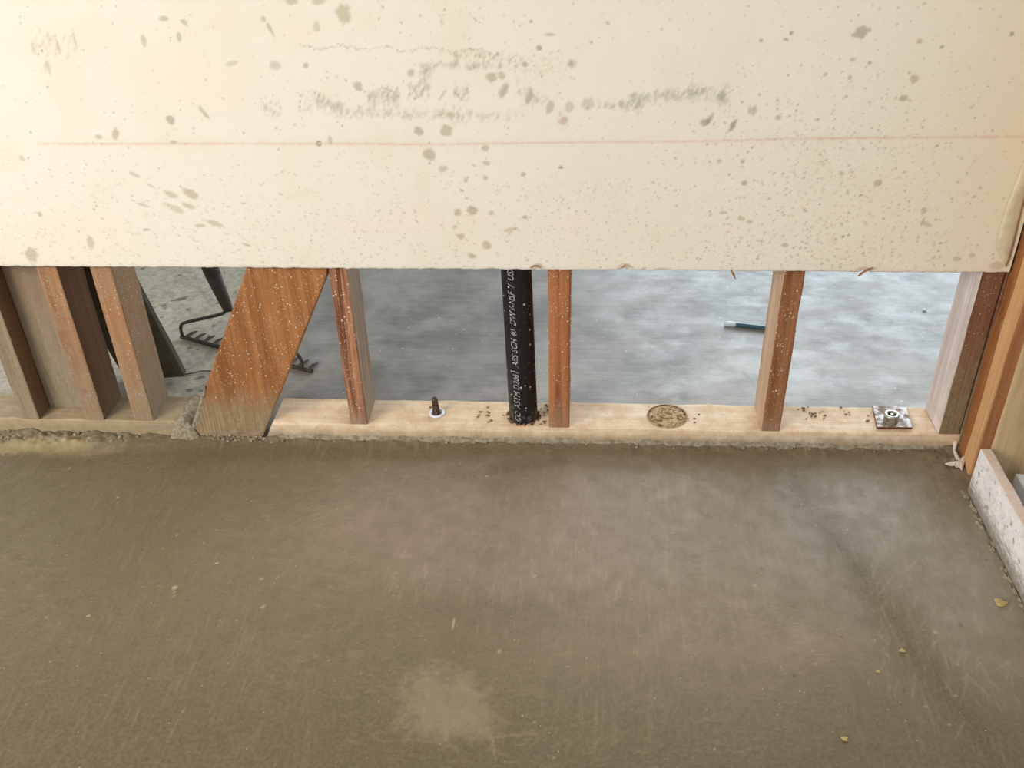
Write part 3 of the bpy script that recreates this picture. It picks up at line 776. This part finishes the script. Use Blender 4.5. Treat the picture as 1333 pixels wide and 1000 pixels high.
# ================================================================== BLACK PIPE
pipe = empty('drain_pipe', (-0.0525, 0.037, 0))
PR = .0283; PLN = -.0228      # radius, lean in x per metre
bm = bmesh.new()
zs = [-.06, .0] + list(np.linspace(.02, .5, 25)) + [1.0, 1.7, TOP - .02]
tube_bm(bm, [(PLN * z, 0, z) for z in zs], PR, 40)
n = N('black_plastic_pipe')
s1 = n.specks(110, .3, 3.4, off=1); s2 = n.specks(240, .33, 3.2, off=2)
zz = n.xyz()[2]
lowm = n.ramp(zz, .0, .16, .75, .18)
dust = n.math('MULTIPLY', n.ramp(n.noise((1, 1, .6), 70, 5, .7, off=4), .5, .68), n.ramp(zz, .0, .12, .55, .03))
col = n.mix(dust, srgb(26, 24, 24), srgb(120, 108, 96))
col = n.mix(n.math('MULTIPLY', s2, lowm), col, srgb(176, 168, 160)); col = n.mix(n.math('MULTIPLY', s1, .85), col, srgb(205, 200, 190))
pipe_m = n.done(col, n.ramp(dust, 0, .5, .42, .8), n.bump(n.noise((1, 1, 1), 90, 3, .6), .1, .001), .45)
obj('pipe_tube', bm, pipe_m, pipe, True)
# printed lettering running up the pipe
txt = bpy.data.curves.new('lettering', 'FONT')
txt.body = 'CC  ASTM D2661  ABS SCH 40  DWV-NSF  /  USA  NSF-14'
txt.size = 1.0; txt.resolution_u = 2
to = bpy.data.objects.new('lettering_tmp', txt); C.objects.link(to)
dg = bpy.context.evaluated_depsgraph_get(); me = bpy.data.meshes.new_from_object(to.evaluated_get(dg))
bpy.data.objects.remove(to)
bm = bmesh.new(); bm.from_mesh(me); bmesh.ops.triangulate(bm, faces=bm.faces)
xs_ = [v.co.x for v in bm.verts]; x0_, x1_ = min(xs_), max(xs_)
Ht = .0125; Lt = .40
for v in bm.verts:
    t = (v.co.x - x0_) / (x1_ - x0_); z = .006 + t * Lt
    # characters lean, their tops point to the left; the line drifts a little round the pipe
    around = -(v.co.y) / .72 * Ht
    ang0 = math.radians(-97) + around / PR
    rr = PR + .0004
    v.co = Vector((PLN * z + rr * math.cos(ang0), rr * math.sin(ang0), z + around * -.25))
bmesh.ops.recalc_face_normals(bm, faces=bm.faces)
n = N('printed_ink'); ink = n.done(n.mix(n.ramp(n.noise((1, 1, 1), 260, 3, .7), .42, .5), srgb(70, 66, 70), srgb(196, 190, 200)), .6)
lt = obj('printed_lettering', bm, ink, pipe); tag(lt, 'white lettering printed up the side of the pipe')
sm = lt.modifiers.new('s', 'SOLIDIFY'); sm.thickness = .0003
# ragged hole edge at its foot
bm = bmesh.new()
for i in range(34):
    t = random.uniform(0, 6.28); r = PR + random.uniform(.001, .005)
    lump(bm, (r * math.cos(t), r * math.sin(t), .0012), random.uniform(.0016, .0042), 1, (1, 1, .6), .5, i)
obj('hole_packing', bm, dirt_m, pipe, False)
tag(pipe, 'black plastic drain pipe with white lettering rising through the bottom plate', 'pipe')

# ================================================================== BOLTS
steel = N('galvanised_steel'); steel = steel.done(steel.mix(steel.ramp(steel.noise((1, 1, 1), 200, 3, .6), .4, .6), srgb(150, 146, 130), srgb(206, 206, 198)), .38, None, .5, .8)
n = N('rusty_plate_steel'); rs = n.ramp(n.noise((1, 1, 1), 60, 5, .65, off=3), .42, .62)
plate_m = n.done(n.mix(rs, srgb(168, 160, 156), srgb(142, 122, 106)), n.ramp(rs, 0, 1, .35, .75), n.bump(n.noise((1, 1, 1), 300, 3, .6), .2, .0005), .5, .55)
rust_m = N('rust_edge'); rust_m = rust_m.done(srgb(110, 68, 48), .85, None, .2, .1)
rod_m = N('dark_rusty_rod'); rod_m = rod_m.done(rod_m.mix(rod_m.ramp(rod_m.noise((1, 1, 1), 250, 3, .6), .4, .6), srgb(54, 44, 36), srgb(110, 92, 76)), .7, rod_m.bump(rod_m.noise((60, 60, 900), 1, 1, .5), .6, .001), .4, .4)
pw = empty('anchor_bolt', (0.673, 0.045, 0))
corners = [at(1135.4, 529, 2, .003), at(1179.5, 531.5, 2, .003), at(1187.6, 558, 2, .003), at(1141.4, 557.5, 2, .003)]
bm = bmesh.new(); o0 = Vector((0.673, 0.045, 0))
tv = [bm.verts.new(Vector((c.x, c.y, .0058)) - o0) for c in corners]; bv = [bm.verts.new(Vector((c.x, c.y, .0004)) - o0) for c in corners]
bm.faces.new(tv[::-1]); bm.faces.new(bv)
side = [bm.faces.new((tv[i], tv[(i + 1) % 4], bv[(i + 1) % 4], bv[i])) for i in range(4)]
bmesh.ops.recalc_face_normals(bm, faces=bm.faces)
o = obj('plate_washer', bm, plate_m, pw); tag(o, 'square steel washer with a rusty edge'); o.data.materials.append(rust_m)
for p_ in o.data.polygons:
    if abs(p_.normal.z) < .5: p_.material_index = 1
bvm = o.modifiers.new('b', 'BEVEL'); bvm.width = .0012; bvm.segments = 2
nc = at(1160.3, 543, 2, .016); nx, ny = nc.x - .673, nc.y - .045
bm = bmesh.new()
def ringz(r, z, k=28): return [bm.verts.new((nx + r * math.cos(2 * math.pi * i / k), ny + r * math.sin(2 * math.pi * i / k), z)) for i in range(k)]
prof = [(.0132, .0058), (.0136, .0075), (.0136, .019), (.0144, .0205), (.0144, .0225), (.0136, .0238), (.0092, .0240), (.0082, .0225), (.0080, .018)]
rg_ = [ringz(r, z) for r, z in prof]
for a_, b_ in zip(rg_, rg_[1:]):
    for i in range(28): bm.faces.new((a_[i], a_[(i + 1) % 28], b_[(i + 1) % 28], b_[i]))
obj('nut', bm, steel, pw, True)
bm = bmesh.new(); tube_bm(bm, [(nx, ny, .004), (nx, ny, .0205)], .0076, 20)
obj('bolt_end', bm, rod_m, pw, True)
bm = bmesh.new(); tube_bm(bm, [(nx, ny, .0204), (nx, ny, .0232)], .0028, 12)
obj('bolt_tip', bm, steel, pw)
tag(pw, 'nut on a square steel plate bolted to the bottom plate near the corner', 'bolt')

rb = empty('anchor_rod', (-0.229, 0.041, 0))
bm = bmesh.new()
pts = [(0.000, 0, -.03)]; rr_ = [.0058]
for i in range(17):
    z = i * .0021; pts.append((-.0022 * z / .03, .003 * z / .03, z)); rr_.append(.0082 - i * .0001 if i % 2 else .0070 - i * .0001)
pts.append((-.0028, .004, .037)); rr_.append(.0050)
tube_bm(bm, pts, rr_, 14)
obj('rod', bm, rod_m, rb, True)
bm = bmesh.new(); k = 28
white_m = N('white_sleeve').done(srgb(232, 232, 240), .5)
R1 = [[bm.verts.new((r * math.cos(2 * math.pi * i / k) + .0005, r * math.sin(2 * math.pi * i / k), z)) for i in range(k)] for r, z in ((.0160, .0004), (.0158, .0034), (.0120, .0040), (.0095, .0006))]
for a_, b_ in zip(R1, R1[1:]):
    for i in range(k): bm.faces.new((a_[i], a_[(i + 1) % k], b_[(i + 1) % k], b_[i]))
o = obj('sleeve', bm, white_m, rb, True); tag(o, 'white plastic ring')
tag(rb, 'short rusty threaded rod in a white ring, left of the black pipe', 'bolt')

# ================================================================== RIGHT WALL
SX = 0.7945
r1_m = wood('tan_jack_wood', (142, 88, 48), (176, 118, 70), seed=41, stripes=.35, specks=.1, weather=(160, 106, 62), weather_amt=.4)
r2_m = wood('brown_jack_wood', (192, 142, 94), (218, 172, 124), seed=44, stripes=.4, specks=.15, weather=(206, 160, 112), weather_amt=.4)
r3_m = wood('tan_far_stud_wood', (130, 80, 46), (164, 112, 70), seed=47, stripes=.4, specks=.15)
def rstud(y0, y1, mat, label, seed, x0=SX, x1=None):
    bm = lumber_bm(x0, x1 or x0 + .089, y0, y1, FZ + .0006, TOP, 2, .03, .0045, .0012, seed, 0, fine_to=.7)
    return tag(obj('wall_stud', bm, mat), label, 'stud')
rstud(-.0325, -.0010, r1_m, 'orange stud edge of the right wall touching the dirty corner stud', 51, .7925)
rstud(-.0745, -.0340, r2_m, 'light tan stud of the right wall, second from the corner stud, with a knot', 52, .7915)
rstud(-.1180, -.0765, r3_m, 'brown stud of the right wall behind the near end of the whitewashed board', 53, .7940)
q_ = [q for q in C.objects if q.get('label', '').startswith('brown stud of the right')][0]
q_.data.materials.append(wood('lit_tan_face_wood', (168, 138, 98), (206, 178, 134), seed=58, stripes=.3, specks=.1))  # room-facing side given a paler tan to look lit
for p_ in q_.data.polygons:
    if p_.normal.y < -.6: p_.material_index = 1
bm = lumber_bm(.7912, .8300, .0005, .089, FZ, TOP, 2, .1, .003, .0005, 55)
tag(obj('corner_post', bm, K_m), 'corner post hardly showing between the dirty end stud and the right wall', 'post')
# a knot with wane on the first one and a nail head
nh = at(1270, 535, 0, SX - .0008)
bm = bmesh.new(); lump(bm, nh, .0035, 2, (.4, 1, 1), .15, 1)
o = obj('nail_head', bm, steel, [q for q in C.objects if q.get('label', '').startswith('orange stud')][0])
kn = N('knot_wood').done(srgb(150, 106, 58), .8)
bm = bmesh.new(); lump(bm, Vector((.7912, -.0335, .262)), .012, 2, (.16, .55, 1.3), .3, 4)
o = obj('knot', bm, kn, [q for q in C.objects if q.get('label', '').startswith('light tan stud')][0], True)

# whitewashed board on edge on the floor
n = N('whitewashed_board')
y_ = n.xyz()
w1 = n.noise((1, 1, 1), 42, 6, .7, off=2); w2 = n.noise((3, 3, 8), 22, 5, .7, off=6)
col = n.mix(n.ramp(w1, .34, .7), srgb(226, 222, 220), srgb(250, 248, 246))
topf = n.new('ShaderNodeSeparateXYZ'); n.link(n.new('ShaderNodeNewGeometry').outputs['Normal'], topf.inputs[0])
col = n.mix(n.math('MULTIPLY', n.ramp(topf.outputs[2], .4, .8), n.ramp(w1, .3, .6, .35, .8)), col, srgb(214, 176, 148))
hh = n.math('ADD', y_[2], n.math('MULTIPLY', n.math('SUBTRACT', w2, .5), .09))
low = n.ramp(hh, -.035, .012, .9, 0)
col = n.mix(low, col, srgb(128, 120, 102))
col = n.mix(n.ramp(n.noise((1, 1, 1), 70, 5, .7, off=11), .56, .64, 0, .7), col, srgb(134, 128, 116))
wb_m = n.done(col, .85, n.bump(w1, .4, .002), .2)
bm = lumber_bm(0, .020, -1.0, 0, 0, .1005, 1, .02, .0025, .0012, 61)
wb = obj('whitewashed_board', bm, wb_m)
wb.location = (.7735, -.124, FZ + .003); wb.rotation_euler = (0, 0, -math.radians(0.3))
tag(wb, 'whitewashed board standing on edge on the floor along the right side', 'board')
bm = lumber_bm(0, .018, -.30, 0, 0, .055, 1, .03, .002, .001, 62)
wb2 = obj('white_block', bm, N('plain_white').done(srgb(236, 236, 238), .7))
wb2.location = (.843, -.135, FZ + .0005)  # plain white block behind the board
tag(wb2, 'small white offcut lying behind the whitewashed board at the right edge', 'block')
# cement squeezed out along its foot
bm = bmesh.new()
for i in range(60):
    t = random.random() ** 1.3
    y = -.125 - t * .34; x = .7735 - random.uniform(.0, .008)
    lump(bm, (x, y, FZ + .001), random.uniform(.0015, .0048), 1, (1, 1.9, .7), .6, i)
o = obj('cement_crust', bm, cem_m, wb); tag(o, kind='stuff'); o.matrix_parent_inverse = (Matrix.Translation(wb.location) @ wb.rotation_euler.to_matrix().to_4x4()).inverted()

# white scrap of plastic in the corner, crumpled
scrap_m = N('white_scrap').done(srgb(226, 214, 204), .6)
pts = [(1229, 605), (1237, 603), (1246, 600), (1254, 596), (1255, 604), (1252, 612), (1246, 608), (1238, 607)]
bm = bmesh.new(); P0 = [at(px, py, 2, FZ + .010) for px, py in pts]
cen = sum(P0, Vector()) / len(P0); cvv = bm.verts.new(cen + Vector((0, 0, .007)))
ring = [bm.verts.new(p + Vector((0, 0, .0012 + .003 * math.sin(i * 2.3)))) for i, p in enumerate(P0)]
mid = [bm.verts.new((p + cen) / 2 + Vector((0, 0, .005 * math.sin(i * 1.7 + 1)))) for i, p in enumerate(P0)]
for i in range(8):
    j = (i + 1) % 8
    bm.faces.new((cvv, mid[i], mid[j])); bm.faces.new((mid[i], ring[i], ring[j], mid[j]))
o = obj('plastic_scrap', bm, scrap_m); s = o.modifiers.new('s', 'SOLIDIFY'); s.thickness = .0012
tag(o, 'small crumpled white scrap lying on the concrete in the right corner', 'scrap')
bm = bmesh.new()
tube_bm(bm, [at(1243, 566, 2, -.01), at(1244, 576, 2, -.02), at(1242, 586, 2, -.03), at(1247, 598, 2, FZ + .012)], [.002, .004, .003, .004], 8)
tag(obj('plastic_strip', bm, scrap_m), 'thin pale strip hanging down the corner above the crumpled white scrap', 'scrap')
# pebbles on the concrete
peb_m = N('tan_pebble').done(srgb(176, 156, 104), .8)
for px, py, r, lab in [(1302, 787, .0085, 'largest tan crumb of cement on the floor beside the whitewashed board'), (1175, 848, .004, 'small tan crumb of cement on the dark curved track'),
                       (1100, 963, .0042, 'small pale crumb of cement near the bottom edge right of centre'), (1143, 875, .003, 'tiny dark crumb of cement left of the dark curved track')]:
    bm = bmesh.new(); p = floorp(px, py); lump(bm, (0, 0, r * .35), r, 2, (1.2, .9, .6), .5, px)
    o = obj('cement_crumb', bm, peb_m); o.location = (p.x, p.y, FZ + .0005); tag(o, lab, 'crumb')

# ================================================================== loose crumbs (uncountable)
bm = bmesh.new()
for i in range(520):
    z = random.random()
    if z < .42: px = random.uniform(-40, 160); y = random.gauss(-.014, .008)
    elif z < .62: px = random.uniform(230, 370); y = random.gauss(-.006, .004)
    else: px = random.uniform(160, 1240); y = -abs(random.gauss(.003, .005))
    p = at(px, 580, 2, FZ)
    r = random.choice([.0012, .0016, .002, .0026, .0034]) * (1.2 if z < .42 else .9)
    lump(bm, (p.x, y, FZ + .009 * math.exp(y / .02) + (.006 if z < .42 else 0) * random.random()), r, 1, (1.2, 1, .8), .5, i)
o = obj('mortar_crumbs', bm, cem_m, floor); tag(o, kind='stuff')
bm = bmesh.new()
for i in range(90):
    px, py = random.choice([(706, 520), (712, 535), (700, 548), (640, 545), (1060, 541), (1075, 540), (1100, 536), (720, 530), (1135, 548), (850, 527), (625, 536), (560, 526), (900, 545), (1050, 538)])
    p = at(px + random.gauss(0, 5), py + random.gauss(0, 3), 2, 0)
    if p.y > .085 or p.y < .003: continue
    lump(bm, (p.x, p.y, .0012), random.uniform(.0008, .0030), 1, (1.3, 1, .35), .6, i)
o = obj('sawdust_crumbs', bm, dirt_m, pl2); tag(o, kind='stuff')
# cement smear along the foot of the pale plate
bm = bmesh.new(); prev = None
for i in range(330):
    x = -.55 + i * .0040
    hgt = .013 + .009 * noise.noise(Vector((x * 18, 0, 0))) + .004 * noise.noise(Vector((x * 90, 2, 0)))
    th = .0030 + .0022 * noise.noise(Vector((x * 40, 5, 0)))
    a_ = [bm.verts.new((x, -.0002 - th * 2.4, FZ - .002)), bm.verts.new((x, -.0004 - th * 1.2, FZ + hgt * .45)), bm.verts.new((x, -.0004 - th * .7, FZ + hgt)), bm.verts.new((x, .0008, FZ + hgt + .0014))]
    if prev:
        for j in range(3): bm.faces.new((prev[j], prev[j + 1], a_[j + 1], a_[j]))
    prev = a_
bmesh.ops.recalc_face_normals(bm, faces=bm.faces)
o = obj('cement_smear', bm, cem_m, pl2, True)

# ================================================================== BEHIND THE WALL
# rake standing upright, teeth away from us
rk_m = N('rake_steel'); rk_m = rk_m.done(rk_m.mix(rk_m.ramp(rk_m.noise((1, 1, 1), 120, 4, .6), .4, .6), srgb(58, 50, 43), srgb(90, 78, 66)), .65, None, .4, .3)
hd_m = N('rake_handle_dark'); hd_m = hd_m.done(hd_m.mix(hd_m.ramp(hd_m.noise((80, 80, 4), 1, 4, .6), .3, .7), srgb(70, 62, 56), srgb(84, 75, 68)), .7)
fe_m = N('ferrule_metal').done(srgb(72, 64, 58), .6)
rz = BZ + .006
e0 = Vector((-.888, .387, rz)); e1 = Vector((-.537, .243, rz))
rk = empty('bow_rake', (e0 + e1) / 2); org = rk.location
d = (e1 - e0).normalized(); out = Vector((-d.y, d.x, 0))      # away from the wall
bm = bmesh.new()
a0 = e0 - org; a1 = e1 - org
tube_bm(bm, [a0, a0.lerp(a1, .25), a0.lerp(a1, .5), a0.lerp(a1, .75), a1], .0050, 8)
obj('rake_bar', bm, rk_m, rk)
for i in range(14):
    t = (i + .5) / 14; b0 = a0.lerp(a1, t)
    bm = bmesh.new(); tube_bm(bm, [b0, b0 + out * .022 + Vector((0, 0, .001)), b0 + out * .040 + Vector((0, 0, -.003))], [.0042, .0036, .0016], 7)
    obj('tooth', bm, rk_m, rk)
# bow: both arms rise from the bar and turn in to the ferrule
fer = at(297, 403, 1, .313) - org
hdir = Vector((-.11, -.165, 1)).normalized()
def bow(s, t0):
    b0 = a0.lerp(a1, t0)
    cpts = [b0, b0 + Vector((0, 0, .022)) - d * s * .002, b0 + Vector((0, 0, .038)) + d * s * .006, b0 + Vector((0, 0, .046)) + d * s * .022,
            fer - hdir * .022 - d * s * .03 , fer - hdir * .010 - d * s * .012, fer + hdir * .012 - d * s * .005]
    out_ = []
    for i in range(len(cpts) - 1):
        for k in range(3): out_.append(cpts[i].lerp(cpts[i + 1], k / 3))
    out_.append(cpts[-1])
    for _ in range(2):
        out_ = [out_[0]] + [(out_[i - 1] + out_[i] * 2 + out_[i + 1]) / 4 for i in range(1, len(out_) - 1)] + [out_[-1]]
    bm = bmesh.new(); tube_bm(bm, out_, .0040, 8); obj('bow_arm', bm, rk_m, rk)
bow(1, .015); bow(-1, .93)
bm = bmesh.new(); tube_bm(bm, [fer, fer + hdir * .02, fer + hdir * .10], [.0105, .0128, .0175], 16); tag(obj('ferrule', bm, fe_m, rk, True), 'dark tapering metal socket')
bm = bmesh.new(); tube_bm(bm, [fer + hdir * .095, fer + hdir * .16, fer + hdir * 1.15], [.0172, .0180, .0165], 16); obj('handle', bm, hd_m, rk, True)
tag(rk, 'dark metal rake standing head down behind the wall, partly hidden by the slanting brace', 'rake')

# dark board leaning on the back of the studs
lb_m = wood('dark_leaning_wood', (74, 70, 56), (94, 88, 72), seed=71, stripes=.5, specks=.0)
bm = lumber_bm(-.069, .069, -.009, .009, 0, .60, 2, .05, .002, .0005, 81)
lb = obj('leaning_board', bm, lb_m); lb.location = (-.884, .2145, BZ + .0075)
lb.rotation_euler = (math.radians(11.3), math.radians(-6.0), 0)
tag(lb, 'dark olive-grey board leaning behind the red-stained stud', 'board')
# thin wire on the slab
wire_m = N('dark_wire').done(srgb(62, 56, 48), .6)
bm = bmesh.new(); tube_bm(bm, [at(236, 488, 2, BZ + .002), at(250, 486, 2, BZ + .003), at(262, 483, 2, BZ + .004), at(285, 483, 2, BZ + .002), at(310, 476, 2, BZ + .002)], .0013, 6)
tag(obj('thin_wire', bm, wire_m), 'thin dark wire lying on the slab left of the slanting brace', 'wire')

# small blue-green pen like stick on the slab with a white end
pen = empty('marker_pen', at(975, 426, 2, BZ)); po = pen.location
p0 = at(943, 421, 2, BZ + .0055) - po; p1 = at(1036, 431.5, 2, BZ + .0055) - po
bm = bmesh.new(); tube_bm(bm, [p0.lerp(p1, .10), p0.lerp(p1, .18), p0.lerp(p1, .95), p1], [.0048, .0052, .0050, .003], 14)
obj('barrel', bm, N('teal_plastic').done(srgb(58, 98, 112), .3), pen, True)
bm = bmesh.new(); tube_bm(bm, [p0, p0.lerp(p1, .03), p0.lerp(p1, .16)], [.004, .0066, .0058], 14)
tag(obj('end_cap', bm, N('white_plastic').done(srgb(236, 246, 250), .3), pen, True), 'white cap')
bm = bmesh.new(); tube_bm(bm, [p0.lerp(p1, .14) + Vector((0, .004, .0030)), p0.lerp(p1, .7) + Vector((0, .004, .0035))], [.0018, .0012], 8)
obj('clip', bm, bpy.data.materials['white_plastic'], pen)
tag(pen, 'teal marker with a white end lying on the grey slab behind the wall', 'marker')
bm = bmesh.new(); lump(bm, at(1204, 403, 2, BZ + .003), .005, 2, (1.1, .8, .5), .5, 3)  # glint on the slab modelled as a small white lump
tag(obj('white_glint', bm, bpy.data.materials['white_plastic']), 'tiny bright white chip on the slab behind the wall, near the end stud', 'glint')
